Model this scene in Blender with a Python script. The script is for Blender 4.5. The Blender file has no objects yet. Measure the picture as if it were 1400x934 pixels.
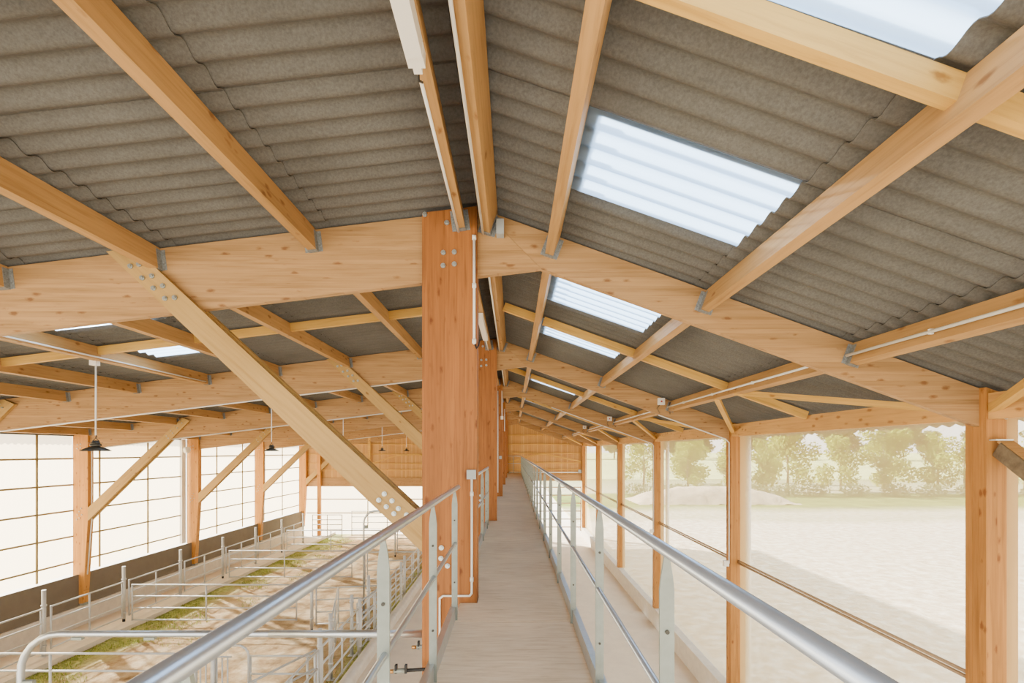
import bpy, bmesh, math, random
from mathutils import Vector, Matrix
random.seed(7)
C = bpy.context.scene.collection
H = 5.5                      # eye height above the barn aisle floor
FR = [4.54 + 5.34 * k for k in range(6)]      # front planes of the six frames
F0 = FR[0] - 5.34
YEND = FR[5] + 0.21
ORD = ['nearest', 'second', 'third', 'fourth', 'fifth', 'farthest']

# ------------------------------------------------------------------ materials
def new_mat(name):
    m = bpy.data.materials.new(name); m.use_nodes = True
    nt = m.node_tree
    for n in list(nt.nodes): nt.nodes.remove(n)
    out = nt.nodes.new('ShaderNodeOutputMaterial')
    return m, nt, out
def N(nt, t, **kw):
    n = nt.nodes.new(t)
    for k, v in kw.items():
        if k in ('operation', 'blend_type', 'data_type', 'feature', 'interpolation', 'noise_dimensions', 'voronoi_dimensions', 'wave_type', 'bands_direction'): setattr(n, k, v)
        else: n.inputs[k].default_value = v
    return n
def L(nt, a, b): nt.links.new(a, b)
def lin(c):
    return tuple(((x / 255) / 12.92 if x / 255 <= .04045 else ((x / 255 + .055) / 1.055) ** 2.4) for x in c) + (1,)
def ramp(nt, fac, stops):
    r = nt.nodes.new('ShaderNodeValToRGB')
    e = r.color_ramp.elements
    e[0].position, e[0].color = stops[0]; e[1].position, e[1].color = stops[-1]
    for p, c in stops[1:-1]:
        x = e.new(p); x.color = c
    L(nt, fac, r.inputs[0]); return r
def mixc(nt, fac, a, b, mode='MIX'):
    m = nt.nodes.new('ShaderNodeMix'); m.data_type = 'RGBA'; m.blend_type = mode
    if isinstance(fac, (int, float)): m.inputs[0].default_value = fac
    else: L(nt, fac, m.inputs[0])
    for s, v in ((6, a), (7, b)):
        if isinstance(v, tuple): m.inputs[s].default_value = v
        else: L(nt, v, m.inputs[s])
    return m.outputs[2]
def math_(nt, op, a, b=None):
    m = nt.nodes.new('ShaderNodeMath'); m.operation = op
    for i, v in enumerate((a, b)):
        if v is None: continue
        if isinstance(v, (int, float)): m.inputs[i].default_value = v
        else: L(nt, v, m.inputs[i])
    return m.outputs[0]

def wood(name, base, axis='X', lam=None, lamw=.045, knots=.5, contrast=.16, rough=.6):
    """timber: grain along the object's own `axis`, glulam lines across `lam`"""
    m, nt, out = new_mat(name)
    tc = nt.nodes.new('ShaderNodeTexCoord'); oi = nt.nodes.new('ShaderNodeObjectInfo')
    off = nt.nodes.new('ShaderNodeVectorMath'); off.operation = 'SCALE'
    cmb = nt.nodes.new('ShaderNodeCombineXYZ')
    for i in range(3): L(nt, oi.outputs['Random'], cmb.inputs[i])
    L(nt, cmb.outputs[0], off.inputs[0]); off.inputs[3].default_value = 37.0
    add = nt.nodes.new('ShaderNodeVectorMath'); add.operation = 'ADD'
    L(nt, tc.outputs['Object'], add.inputs[0]); L(nt, off.outputs[0], add.inputs[1])
    vec = add.outputs[0]
    if lam:
        sep = nt.nodes.new('ShaderNodeSeparateXYZ'); L(nt, tc.outputs['Object'], sep.inputs[0])
        q = math_(nt, 'DIVIDE', sep.outputs['XYZ'.index(lam)], lamw)
        fl = math_(nt, 'FLOOR', q); fr = math_(nt, 'FRACT', q)
        wn = nt.nodes.new('ShaderNodeTexWhiteNoise'); wn.noise_dimensions = '1D'
        L(nt, math_(nt, 'ADD', fl, oi.outputs['Random']), wn.inputs['W'])
        c2 = nt.nodes.new('ShaderNodeCombineXYZ')
        sh = math_(nt, 'MULTIPLY', wn.outputs['Value'], 23.0)
        L(nt, sh, c2.inputs['XYZ'.index(axis)])
        a2 = nt.nodes.new('ShaderNodeVectorMath'); a2.operation = 'ADD'
        L(nt, vec, a2.inputs[0]); L(nt, c2.outputs[0], a2.inputs[1]); vec = a2.outputs[0]
    mp = nt.nodes.new('ShaderNodeMapping'); L(nt, vec, mp.inputs[0])
    s = [14, 14, 14]; s['XYZ'.index(axis)] = .7
    mp.inputs['Scale'].default_value = s
    n1 = N(nt, 'ShaderNodeTexNoise', Scale=2.2, Detail=5, Roughness=.6, Distortion=.4); L(nt, mp.outputs[0], n1.inputs['Vector'])
    b = Vector(lin(base)[:3])
    dk = tuple(max(0, x * (1 - contrast * 1.6)) * k for x, k in zip(b, (1, .94, .84))) + (1,)
    lt = tuple(min(1, x * (1 + contrast * .8)) for x in b) + (1,)
    r = ramp(nt, n1.outputs['Fac'], [(.25, dk), (.5, tuple(b) + (1,)), (.75, lt)])
    col = r.outputs[0]
    n2 = N(nt, 'ShaderNodeTexNoise', Scale=.8, Detail=2); L(nt, vec, n2.inputs['Vector'])
    r2 = ramp(nt, n2.outputs['Fac'], [(.3, (.86, .83, .78, 1)), (.7, (1.06, 1.05, 1.04, 1))])
    col = mixc(nt, 1.0, col, r2.outputs[0], 'MULTIPLY')
    # knots
    mk = nt.nodes.new('ShaderNodeMapping'); L(nt, vec, mk.inputs[0])
    s = [9.5, 9.5, 9.5]; s['XYZ'.index(axis)] = 4.6
    mk.inputs['Scale'].default_value = s
    nk = N(nt, 'ShaderNodeTexNoise', Scale=6, Detail=2); L(nt, mk.outputs[0], nk.inputs['Vector'])
    dmx = nt.nodes.new('ShaderNodeVectorMath'); dmx.operation = 'SCALE'; dmx.inputs[3].default_value = .22
    L(nt, nk.outputs['Color'], dmx.inputs[0])
    am = nt.nodes.new('ShaderNodeVectorMath'); am.operation = 'ADD'
    L(nt, mk.outputs[0], am.inputs[0]); L(nt, dmx.outputs[0], am.inputs[1])
    vo = N(nt, 'ShaderNodeTexVoronoi', Scale=1.0, Randomness=1.0); L(nt, am.outputs[0], vo.inputs['Vector'])
    wk = nt.nodes.new('ShaderNodeSeparateColor'); L(nt, vo.outputs['Color'], wk.inputs[0])
    sel = math_(nt, 'LESS_THAN', wk.outputs[0], knots)
    kr = ramp(nt, vo.outputs['Distance'], [(.10, (1, 1, 1, 1)), (.25, (0, 0, 0, 1))])
    kf = math_(nt, 'MULTIPLY', math_(nt, 'MULTIPLY', kr.outputs[0], sel), .8)
    kd = tuple(x * k for x, k in zip(b, (.40, .26, .18))) + (1,)
    col = mixc(nt, kf, col, kd)
    if lam:
        v = ramp(nt, wn.outputs['Value'], [(0, (.91, .9, .88, 1)), (1, (1.05, 1.05, 1.05, 1))])
        col = mixc(nt, 1.0, col, v.outputs[0], 'MULTIPLY')
        e = math_(nt, 'LESS_THAN', fr, .045)
        col = mixc(nt, math_(nt, 'MULTIPLY', e, .28), col, kd)
    bs = nt.nodes.new('ShaderNodeBsdfPrincipled'); bs.inputs['Roughness'].default_value = rough
    bs.inputs['Specular IOR Level'].default_value = .25
    L(nt, col, bs.inputs['Base Color']); L(nt, bs.outputs[0], out.inputs[0])
    return m

def plain(name, c, rough=.6, metal=0, nscale=None, namp=.12, spec=.3, bump=0, detail=4, scl=(1, 1, 1)):
    m, nt, out = new_mat(name)
    bs = nt.nodes.new('ShaderNodeBsdfPrincipled')
    bs.inputs['Roughness'].default_value = rough; bs.inputs['Metallic'].default_value = metal
    bs.inputs['Specular IOR Level'].default_value = spec
    b = lin(c)
    if nscale:
        tc = nt.nodes.new('ShaderNodeTexCoord'); mp = nt.nodes.new('ShaderNodeMapping'); mp.inputs['Scale'].default_value = scl
        L(nt, tc.outputs['Object'], mp.inputs[0])
        n = N(nt, 'ShaderNodeTexNoise', Scale=nscale, Detail=detail, Roughness=.65); L(nt, mp.outputs[0], n.inputs['Vector'])
        r = ramp(nt, n.outputs['Fac'], [(.28, tuple(x * (1 - namp) for x in b[:3]) + (1,)), (.72, tuple(min(1, x * (1 + namp)) for x in b[:3]) + (1,))])
        L(nt, r.outputs[0], bs.inputs['Base Color'])
        if bump:
            bp = N(nt, 'ShaderNodeBump', Strength=bump, Distance=.01); L(nt, n.outputs['Fac'], bp.inputs['Height']); L(nt, bp.outputs[0], bs.inputs['Normal'])
    else: bs.inputs['Base Color'].default_value = b
    L(nt, bs.outputs[0], out.inputs[0]); return m

def net_mat(name, c, transp, transl, col_t=(1, 1, 1, 1)):
    m, nt, out = new_mat(name)
    tr = nt.nodes.new('ShaderNodeBsdfTransparent'); tr.inputs[0].default_value = col_t
    tl = nt.nodes.new('ShaderNodeBsdfTranslucent'); df = nt.nodes.new('ShaderNodeBsdfDiffuse')
    tc = nt.nodes.new('ShaderNodeTexCoord'); mp = nt.nodes.new('ShaderNodeMapping'); mp.inputs['Scale'].default_value = (1, 9, .25)
    L(nt, tc.outputs['Object'], mp.inputs[0])
    n = N(nt, 'ShaderNodeTexNoise', Scale=1.6, Detail=4); L(nt, mp.outputs[0], n.inputs['Vector'])
    b = lin(c)
    r = ramp(nt, n.outputs['Fac'], [(.3, tuple(x * .93 for x in b[:3]) + (1,)), (.7, b)])
    L(nt, r.outputs[0], tl.inputs[0]); L(nt, r.outputs[0], df.inputs[0])
    m1 = nt.nodes.new('ShaderNodeMixShader'); m1.inputs[0].default_value = transl
    L(nt, df.outputs[0], m1.inputs[1]); L(nt, tl.outputs[0], m1.inputs[2])
    m2 = nt.nodes.new('ShaderNodeMixShader')
    v = math_(nt, 'ADD', math_(nt, 'MULTIPLY', n.outputs['Fac'], .08), transp - .04)
    L(nt, v, m2.inputs[0])
    L(nt, m1.outputs[0], m2.inputs[1]); L(nt, tr.outputs[0], m2.inputs[2])
    L(nt, m2.outputs[0], out.inputs[0]); return m

M = {}
M['col'] = wood('glulam_column', (150, 94, 44), 'Z', 'X', .047, .62, .26)
M['colr'] = wood('glulam_post', (176, 122, 60), 'Z', 'X', .047, .5, .2)
M['coll'] = wood('glulam_post_left', (196, 138, 66), 'Z', 'X', .047, .45, .14)
M['raft'] = wood('glulam_rafter', (172, 134, 88), 'X', 'Z', .045, .5, .18)
M['purl'] = wood('purlin_timber', (176, 136, 84), 'Y', None, .045, .35, .18)
M['brace'] = wood('brace_timber', (176, 142, 84), 'X', None, .045, .15, .12)
M['strut'] = wood('strut_timber', (208, 164, 84), 'X', None, .045, .2, .14)
M['plate'] = wood('eave_timber', (206, 158, 92), 'Y', None, .045, .9, .14)
M['galv'] = plain('galvanised_steel', (196, 199, 200), .36, .85, 9, .10)
M['galvd'] = plain('galvanised_bar', (138, 142, 132), .55, .3, 16, .10)
M['gate'] = plain('gate_steel', (190, 190, 187), .5, .3, 12, .06)
M['rail'] = plain('bright_rail', (186, 194, 206), .3, .82, 7, .06, .5)
M['hang'] = plain('hanger_zinc', (132, 134, 132), .6, .3, 70, .4)
M['bronze'] = plain('weathered_steel', (116, 104, 86), .5, .4, 14, .35)
M['bolt'] = plain('bolt_zinc', (176, 180, 176), .35, .7)
M['pvc'] = plain('white_conduit', (222, 218, 208), .5)
M['grey'] = plain('grey_box', (158, 162, 160), .5)
M['white'] = plain('white_plastic', (232, 226, 214), .45)
M['red'] = plain('red_plastic', (170, 60, 45), .5)
M['black'] = plain('black_rubber', (38, 36, 34), .6)
M['brass'] = plain('brass', (190, 140, 80), .35, .8)
M['shade'] = plain('dark_enamel', (62, 58, 50), .45, .1)
M['conc'] = plain('concrete_floor', (224, 208, 184), .8, 0, 2.2, .08, .2, 0, 7)
M['kerb'] = plain('concrete_kerb', (204, 194, 178), .85, 0, 5, .1, .2, .25, 6)
M['skirt'] = plain('dark_panel', (110, 100, 86), .75, 0, 3, .08)
M['tube'] = plain('olive_tube', (142, 124, 82), .6, .1)
M['tubr'] = plain('bronze_tube', (166, 140, 108), .5, .2)
M['bark'] = plain('bark', (120, 98, 72), .9)
M['net'] = net_mat('wind_net_left', (255, 236, 192), .32, .62)
M['netr'] = net_mat('wind_net_right', (238, 212, 150), .54, .45)

def deck_mat():
    m, nt, out = new_mat('plywood_deck')
    tc = nt.nodes.new('ShaderNodeTexCoord'); mp = nt.nodes.new('ShaderNodeMapping'); mp.inputs['Scale'].default_value = (1.5, 12, 1)
    L(nt, tc.outputs['Object'], mp.inputs[0])
    n = N(nt, 'ShaderNodeTexNoise', Scale=2.5, Detail=7, Roughness=.65, Distortion=.6); L(nt, mp.outputs[0], n.inputs['Vector'])
    r = ramp(nt, n.outputs['Fac'], [(.25, lin((214, 186, 148))), (.5, lin((240, 216, 180))), (.8, lin((252, 234, 206)))])
    n2 = N(nt, 'ShaderNodeTexNoise', Scale=1.2, Detail=4); L(nt, tc.outputs['Object'], n2.inputs['Vector'])
    r2 = ramp(nt, n2.outputs['Fac'], [(.3, (.88, .87, .86, 1)), (.7, (1.04, 1.04, 1.04, 1))])
    c = mixc(nt, 1, r.outputs[0], r2.outputs[0], 'MULTIPLY')
    bs = nt.nodes.new('ShaderNodeBsdfPrincipled'); bs.inputs['Roughness'].default_value = .7; bs.inputs['Specular IOR Level'].default_value = .2
    L(nt, c, bs.inputs['Base Color']); L(nt, bs.outputs[0], out.inputs[0]); return m
M['deck'] = deck_mat()

def fibre_mat():
    m, nt, out = new_mat('fibre_cement')
    tc = nt.nodes.new('ShaderNodeTexCoord')
    n = N(nt, 'ShaderNodeTexNoise', Scale=60, Detail=3, Roughness=.7); L(nt, tc.outputs['Object'], n.inputs['Vector'])
    n2 = N(nt, 'ShaderNodeTexNoise', Scale=1.4, Detail=5, Roughness=.6); L(nt, tc.outputs['Object'], n2.inputs['Vector'])
    r = ramp(nt, n.outputs['Fac'], [(.3, lin((84, 81, 76))), (.75, lin((106, 103, 97)))])
    r2 = ramp(nt, n2.outputs['Fac'], [(.3, (.84, .83, .81, 1)), (.7, (1.08, 1.08, 1.08, 1))])
    c = mixc(nt, 1, r.outputs[0], r2.outputs[0], 'MULTIPLY')
    bs = nt.nodes.new('ShaderNodeBsdfPrincipled'); bs.inputs['Roughness'].default_value = .8; bs.inputs['Specular IOR Level'].default_value = .25
    L(nt, c, bs.inputs['Base Color']); L(nt, bs.outputs[0], out.inputs[0]); return m
M['fibre'] = fibre_mat()

def skylight_mat():
    m, nt, out = new_mat('skylight_sheet')
    tr = nt.nodes.new('ShaderNodeBsdfTransparent'); tr.inputs[0].default_value = (.8, .9, 1, 1)
    tl = nt.nodes.new('ShaderNodeBsdfTranslucent'); tl.inputs[0].default_value = (.66, .80, .95, 1)
    gl = nt.nodes.new('ShaderNodeBsdfGlossy'); gl.inputs['Roughness'].default_value = .25; gl.inputs[0].default_value = (.8, .9, 1, 1)
    a = nt.nodes.new('ShaderNodeMixShader'); a.inputs[0].default_value = .72
    L(nt, tr.outputs[0], a.inputs[1]); L(nt, tl.outputs[0], a.inputs[2])
    b = nt.nodes.new('ShaderNodeMixShader'); b.inputs[0].default_value = .14
    L(nt, a.outputs[0], b.inputs[1]); L(nt, gl.outputs[0], b.inputs[2])
    L(nt, b.outputs[0], out.inputs[0]); return m
M['sky'] = skylight_mat()

def clad_mat():
    m, nt, out = new_mat('vertical_cladding')
    tc = nt.nodes.new('ShaderNodeTexCoord'); sep = nt.nodes.new('ShaderNodeSeparateXYZ'); L(nt, tc.outputs['Object'], sep.inputs[0])
    q = math_(nt, 'DIVIDE', sep.outputs[0], .13); fl = math_(nt, 'FLOOR', q); fr = math_(nt, 'FRACT', q)
    wn = nt.nodes.new('ShaderNodeTexWhiteNoise'); wn.noise_dimensions = '1D'; L(nt, fl, wn.inputs['W'])
    r = ramp(nt, wn.outputs['Value'], [(0, lin((190, 142, 78))), (1, lin((208, 164, 100)))])
    mp = nt.nodes.new('ShaderNodeMapping'); mp.inputs['Scale'].default_value = (18, 18, 1); L(nt, tc.outputs['Object'], mp.inputs[0])
    n = N(nt, 'ShaderNodeTexNoise', Scale=1.5, Detail=4); L(nt, mp.outputs[0], n.inputs['Vector'])
    r2 = ramp(nt, n.outputs['Fac'], [(.3, (.88, .86, .82, 1)), (.7, (1.04, 1.04, 1.04, 1))])
    c = mixc(nt, 1, r.outputs[0], r2.outputs[0], 'MULTIPLY')
    c = mixc(nt, math_(nt, 'MULTIPLY', math_(nt, 'LESS_THAN', fr, .08), .5), c, lin((120, 78, 44)))
    bs = nt.nodes.new('ShaderNodeBsdfPrincipled'); bs.inputs['Roughness'].default_value = .7
    L(nt, c, bs.inputs['Base Color']); L(nt, bs.outputs[0], out.inputs[0]); return m
M['clad'] = clad_mat()

def earth_mat():
    m, nt, out = new_mat('pen_earth')
    tc = nt.nodes.new('ShaderNodeTexCoord')
    n = N(nt, 'ShaderNodeTexNoise', Scale=1.1, Detail=9, Roughness=.7); L(nt, tc.outputs['Object'], n.inputs['Vector'])
    r = ramp(nt, n.outputs['Fac'], [(.34, lin((128, 100, 66))), (.5, lin((182, 154, 114))), (.66, lin((216, 196, 162)))])
    n3 = N(nt, 'ShaderNodeTexNoise', Scale=.55, Detail=5, Roughness=.65); L(nt, tc.outputs['Object'], n3.inputs['Vector'])
    sep = nt.nodes.new('ShaderNodeSeparateXYZ'); L(nt, tc.outputs['Object'], sep.inputs[0])
    # green near the left kerb (local x = 0) and a narrow strip at the right kerb
    g1 = math_(nt, 'SUBTRACT', 1.25, math_(nt, 'MULTIPLY', sep.outputs[0], .62))
    g2 = math_(nt, 'MULTIPLY', math_(nt, 'SUBTRACT', sep.outputs[0], 7.3), 2.2)
    g = math_(nt, 'MAXIMUM', g1, g2)
    g = math_(nt, 'MULTIPLY', math_(nt, 'ADD', g, math_(nt, 'SUBTRACT', math_(nt, 'MULTIPLY', n3.outputs['Fac'], 2.4), 1.45)), .8)
    gr = ramp(nt, g, [(0, (0, 0, 0, 1)), (.7, (1, 1, 1, 1))])
    n4 = N(nt, 'ShaderNodeTexNoise', Scale=9, Detail=4); L(nt, tc.outputs['Object'], n4.inputs['Vector'])
    green = ramp(nt, n4.outputs['Fac'], [(.35, lin((110, 120, 52))), (.65, lin((168, 172, 92)))])
    c = mixc(nt, math_(nt, 'MULTIPLY', gr.outputs[0], .85), r.outputs[0], green.outputs[0])
    bs = nt.nodes.new('ShaderNodeBsdfPrincipled'); bs.inputs['Roughness'].default_value = .95; bs.inputs['Specular IOR Level'].default_value = .1
    bp = N(nt, 'ShaderNodeBump', Strength=1.0, Distance=.12); L(nt, n.outputs['Fac'], bp.inputs['Height']); L(nt, bp.outputs[0], bs.inputs['Normal'])
    L(nt, c, bs.inputs['Base Color']); L(nt, bs.outputs[0], out.inputs[0]); return m
M['earth'] = earth_mat()

def field_mat():
    m, nt, out = new_mat('field')
    tc = nt.nodes.new('ShaderNodeTexCoord')
    sep = nt.nodes.new('ShaderNodeSeparateXYZ'); L(nt, tc.outputs['Object'], sep.inputs[0])
    n = N(nt, 'ShaderNodeTexNoise', Scale=2.2, Detail=9, Roughness=.75); L(nt, tc.outputs['Object'], n.inputs['Vector'])
    soil = ramp(nt, n.outputs['Fac'], [(.33, lin((172, 152, 126))), (.5, lin((204, 186, 160))), (.62, lin((234, 222, 200)))])
    n2 = N(nt, 'ShaderNodeTexNoise', Scale=.06, Detail=4); L(nt, tc.outputs['Object'], n2.inputs['Vector'])
    d = math_(nt, 'ADD', sep.outputs[1], math_(nt, 'MULTIPLY', n2.outputs['Fac'], 9))
    n5 = N(nt, 'ShaderNodeTexNoise', Scale=.5, Detail=5); L(nt, tc.outputs['Object'], n5.inputs['Vector'])
    gc = ramp(nt, n5.outputs['Fac'], [(.3, lin((92, 100, 40))), (.7, lin((130, 138, 60)))])
    dr = nt.nodes.new('ShaderNodeMapRange'); dr.inputs[1].default_value = 40; dr.inputs[2].default_value = 120; L(nt, d, dr.inputs[0])
    band = ramp(nt, dr.outputs[0], [(0, (0, 0, 0, 1)), (.02, (0, 0, 0, 1)), (.05, (.4, .4, .4, 1)), (.10, (.3, .3, .3, 1)), (.17, (1.0, 1.0, 1.0, 1)), (.33, (1.0, 1.0, 1.0, 1)), (.36, (.45, .45, .45, 1)), (1, (1, 1, 1, 1))])
    c = mixc(nt, band.outputs[0], soil.outputs[0], gc.outputs[0])
    bs = nt.nodes.new('ShaderNodeBsdfPrincipled'); bs.inputs['Roughness'].default_value = .95; bs.inputs['Specular IOR Level'].default_value = .1
    L(nt, c, bs.inputs['Base Color']); L(nt, bs.outputs[0], out.inputs[0]); return m
M['field'] = field_mat()

def leaf_mat(name, a, b):
    m, nt, out = new_mat(name)
    oi = nt.nodes.new('ShaderNodeNewGeometry')
    r = ramp(nt, oi.outputs['Random Per Island'], [(0, lin(a)), (1, lin(b))])
    df = nt.nodes.new('ShaderNodeBsdfDiffuse'); tl = nt.nodes.new('ShaderNodeBsdfTranslucent')
    L(nt, r.outputs[0], df.inputs[0]); L(nt, r.outputs[0], tl.inputs[0])
    mx = nt.nodes.new('ShaderNodeMixShader'); mx.inputs[0].default_value = .4
    L(nt, df.outputs[0], mx.inputs[1]); L(nt, tl.outputs[0], mx.inputs[2]); L(nt, mx.outputs[0], out.inputs[0]); return m
M['leaf'] = leaf_mat('spring_leaves', (116, 128, 34), (180, 186, 70))
M['leafd'] = leaf_mat('wood_leaves', (96, 108, 70), (150, 152, 98))
M['grass'] = leaf_mat('grass_blades', (104, 120, 44), (180, 186, 96))

# ------------------------------------------------------------------ mesh builder
class MB:
    def __init__(s): s.v = []; s.f = []; s.sm = []
    def face(s, idx, smooth=False): s.f.append(idx); s.sm.append(smooth)
    def box(s, x0, x1, y0, y1, z0, z1):
        b = len(s.v)
        s.v += [(x, y, z) for z in (z0, z1) for y in (y0, y1) for x in (x0, x1)]
        for q in ((0, 2, 3, 1), (4, 5, 7, 6), (0, 1, 5, 4), (2, 6, 7, 3), (0, 4, 6, 2), (1, 3, 7, 5)): s.face([b + i for i in q])
        return s
    def prism_xz(s, pts, y0, y1):
        b = len(s.v); n = len(pts)
        s.v += [(x, y0, z) for x, z in pts] + [(x, y1, z) for x, z in pts]
        s.face(list(range(b, b + n))); s.face(list(range(b + 2 * n - 1, b + n - 1, -1)))
        for i in range(n):
            j = (i + 1) % n; s.face([b + i, b + n + i, b + n + j, b + j])
        return s
    def prism_yz(s, pts, x0, x1):
        b = len(s.v); n = len(pts)
        s.v += [(x0, y, z) for y, z in pts] + [(x1, y, z) for y, z in pts]
        s.face(list(range(b, b + n))); s.face(list(range(b + 2 * n - 1, b + n - 1, -1)))
        for i in range(n):
            j = (i + 1) % n; s.face([b + i, b + n + i, b + n + j, b + j])
        return s
    def tube(s, pts, r, n=10, caps=True):
        pts = [Vector(p) for p in pts]; rings = []
        up = None
        for i, p in enumerate(pts):
            if i == 0: t = pts[1] - p
            elif i == len(pts) - 1: t = p - pts[i - 1]
            else: t = (pts[i + 1] - p).normalized() + (p - pts[i - 1]).normalized()
            t.normalize()
            if up is None:
                up = Vector((0, 0, 1)) if abs(t.z) < .9 else Vector((1, 0, 0))
            a = (up - t * up.dot(t)).normalized(); up = a
            b2 = t.cross(a)
            rr = r[i] if isinstance(r, (list, tuple)) else r
            base = len(s.v)
            for k in range(n):
                an = 2 * math.pi * k / n
                s.v.append(tuple(p + a * math.cos(an) * rr + b2 * math.sin(an) * rr))
            rings.append(base)
        for i in range(len(rings) - 1):
            for k in range(n):
                k2 = (k + 1) % n
                s.face([rings[i] + k, rings[i] + k2, rings[i + 1] + k2, rings[i + 1] + k], True)
        if caps:
            s.face([rings[0] + k for k in range(n)][::-1]); s.face([rings[-1] + k for k in range(n)])
        return s
    def lathe(s, cx, cy, prof, n=24):
        rings = []
        for r, z in prof:
            b = len(s.v); rings.append(b)
            for k in range(n):
                a = 2 * math.pi * k / n; s.v.append((cx + math.cos(a) * r, cy + math.sin(a) * r, z))
        for i in range(len(rings) - 1):
            for k in range(n):
                k2 = (k + 1) % n; s.face([rings[i] + k, rings[i] + k2, rings[i + 1] + k2, rings[i + 1] + k], True)
        return s
    def build(s, name, mat, parent=None, origin=None):
        """vertices are given relative to the eye line (z) and written relative to the origin / parent"""
        if parent is not None: o0 = Vector(parent['_o'])
        elif origin is not None: o0 = Vector(origin)
        else:
            xs = [v[0] for v in s.v]; ys = [v[1] for v in s.v]; zs = [v[2] for v in s.v]
            o0 = Vector(((min(xs) + max(xs)) / 2, (min(ys) + max(ys)) / 2, min(zs)))
        me = bpy.data.meshes.new(name)
        me.from_pydata([(v[0] - o0.x, v[1] - o0.y, v[2] - o0.z) for v in s.v], [], s.f)
        me.polygons.foreach_set('use_smooth', s.sm)
        me.materials.append(mat)
        bm = bmesh.new(); bm.from_mesh(me); bmesh.ops.recalc_face_normals(bm, faces=bm.faces); bm.to_mesh(me); bm.free()
        o = bpy.data.objects.new(name, me); C.objects.link(o)
        if parent is not None: o.parent = parent; o['_o'] = tuple(o0)
        else: o.location = (o0.x, o0.y, o0.z + H); o['_o'] = tuple(o0)
        return o

def empty(name, x, y, z):
    o = bpy.data.objects.new(name, None); C.objects.link(o)
    o.empty_display_size = .2; o.location = (x, y, z + H); o['_o'] = (x, y, z); return o
def tag(o, label=None, cat=None, group=None, kind=None):
    if label: o['label'] = label
    if cat: o['category'] = cat
    if group: o['group'] = group
    if kind: o['kind'] = kind
    return o
def struct(o): o['kind'] = 'structure'; return o
def copy_tree(root, d, label, parent=None):
    c = root.copy(); C.objects.link(c)
    if parent is None:
        c.location = root.location + Vector(d); c['_o'] = tuple(Vector(root['_o']) + Vector(d))
        if label: c['label'] = label
    else: c.parent = parent
    for ch in list(root.children): copy_tree(ch, d, None, c)
    return c
def oriented(name, mat, p0, p1, w, h, parent=None, tilt_ref=(0, 0, 1)):
    """straight timber from p0 to p1, its own x axis along the grain"""
    p0 = Vector(p0); p1 = Vector(p1); x = (p1 - p0); ln = x.length; x.normalize()
    z = Vector(tilt_ref); z = (z - x * z.dot(x)).normalized(); y = z.cross(x)
    mb = MB().box(0, ln, -w / 2, w / 2, -h / 2, h / 2)
    me = bpy.data.meshes.new(name); me.from_pydata(mb.v, [], mb.f); me.materials.append(mat)
    o = bpy.data.objects.new(name, me); C.objects.link(o)
    mt = Matrix((x, y, z)).transposed().to_4x4()
    if parent is not None:
        o0 = Vector(parent['_o']); mt.translation = p0 - o0; o.parent = parent; o.matrix_local = mt
    else:
        mt.translation = p0 + Vector((0, 0, H)); o.matrix_world = mt
    o['_o'] = tuple(p0); return o

# ------------------------------------------------------------------ roof lines
RX, RZ = -.301, 2.307
def zl(x): return 2.344 + .1214 * x
def zr(x): return 2.199 - .36 * x
def ztop(x): return zl(x) if x < RX else zr(x)
XL, XR = -13.87, 4.74
TL = math.atan(.1214); TR = math.atan(.36)

# ------------------------------------------------------------------ roof sheets
PITCH = .9125
Y0R = 2.93 - PITCH * 5
NS = 39
WAVE = .1825; AMP = .028
def sheet(mb, xa, xb, y0, side, lift_lo, sk=False, lap=.035):
    """one corrugated sheet from xa (low end) to xb (high end)"""
    n = 40; T = .006
    t = TL if side == 'L' else TR
    z = zl if side == 'L' else zr
    wid = PITCH + (lap if not sk else lap)
    low, up = (xa, xb)
    b = len(mb.v); cols = []
    nx = (-math.sin(t), math.cos(t)) if side == 'L' else (math.sin(t), math.cos(t))
    for i in range(n + 1):
        yy = wid * i / n
        w = math.cos(2 * math.pi * yy / WAVE)
        w = w * (1 - .12 * abs(w))
        side_lift = .008 * (1 if i > n * .96 else 0)
        for (x, lf) in ((low, lift_lo), (up, 0)):
            for th in (0, T):
                off = AMP + .002 + AMP * w * .95 + lf + th + side_lift
                mb.v.append((x + nx[0] * off, y0 + yy, z(x) + nx[1] * off))
    q = mb.v[b:]; del mb.v[b:]
    def lay(sel, closed=False):
        b2 = len(mb.v)
        for i in range(n + 1): mb.v.extend((q[i * 4 + sel[0]], q[i * 4 + sel[1]]))
        for i in range(n): mb.face([b2 + 2 * i, b2 + 2 * i + 1, b2 + 2 * i + 3, b2 + 2 * i + 2], sel in ((0, 2), (1, 3)))
    lay((0, 2)); lay((1, 3)); lay((0, 1)); lay((2, 3))
    for i in (0, n):
        b2 = len(mb.v); mb.v.extend(q[i * 4:i * 4 + 4]); mb.face([b2, b2 + 2, b2 + 3, b2 + 1])

PL = [-.475 - 0 * .1, -1.885, -3.37, -4.82, -6.27, -7.72, -9.17, -10.62, -12.07, -13.4]   # top right edge of left purlins
PR = [-.225, .37, 1.84, 3.24]                                                              # top left edge of right purlins
coursesL = [(-14.6, -12.0)] + [(PL[i] - .04 if i < 9 else -14.5, PL[i - 1] + .14) for i in range(8, 0, -1)]
coursesL = [(-14.5, PL[8] + .14)] + [(PL[i] - .05, PL[i - 1] + .14) for i in range(8, 1, -1)] + [(PL[1] - .05, RX - .04)]
coursesR = [(5.35, PR[3] - .10), (PR[3] + .09, PR[2] - .11), (PR[2] + .02, PR[1] + .03), (PR[1] + .14, RX + .05)]
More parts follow.
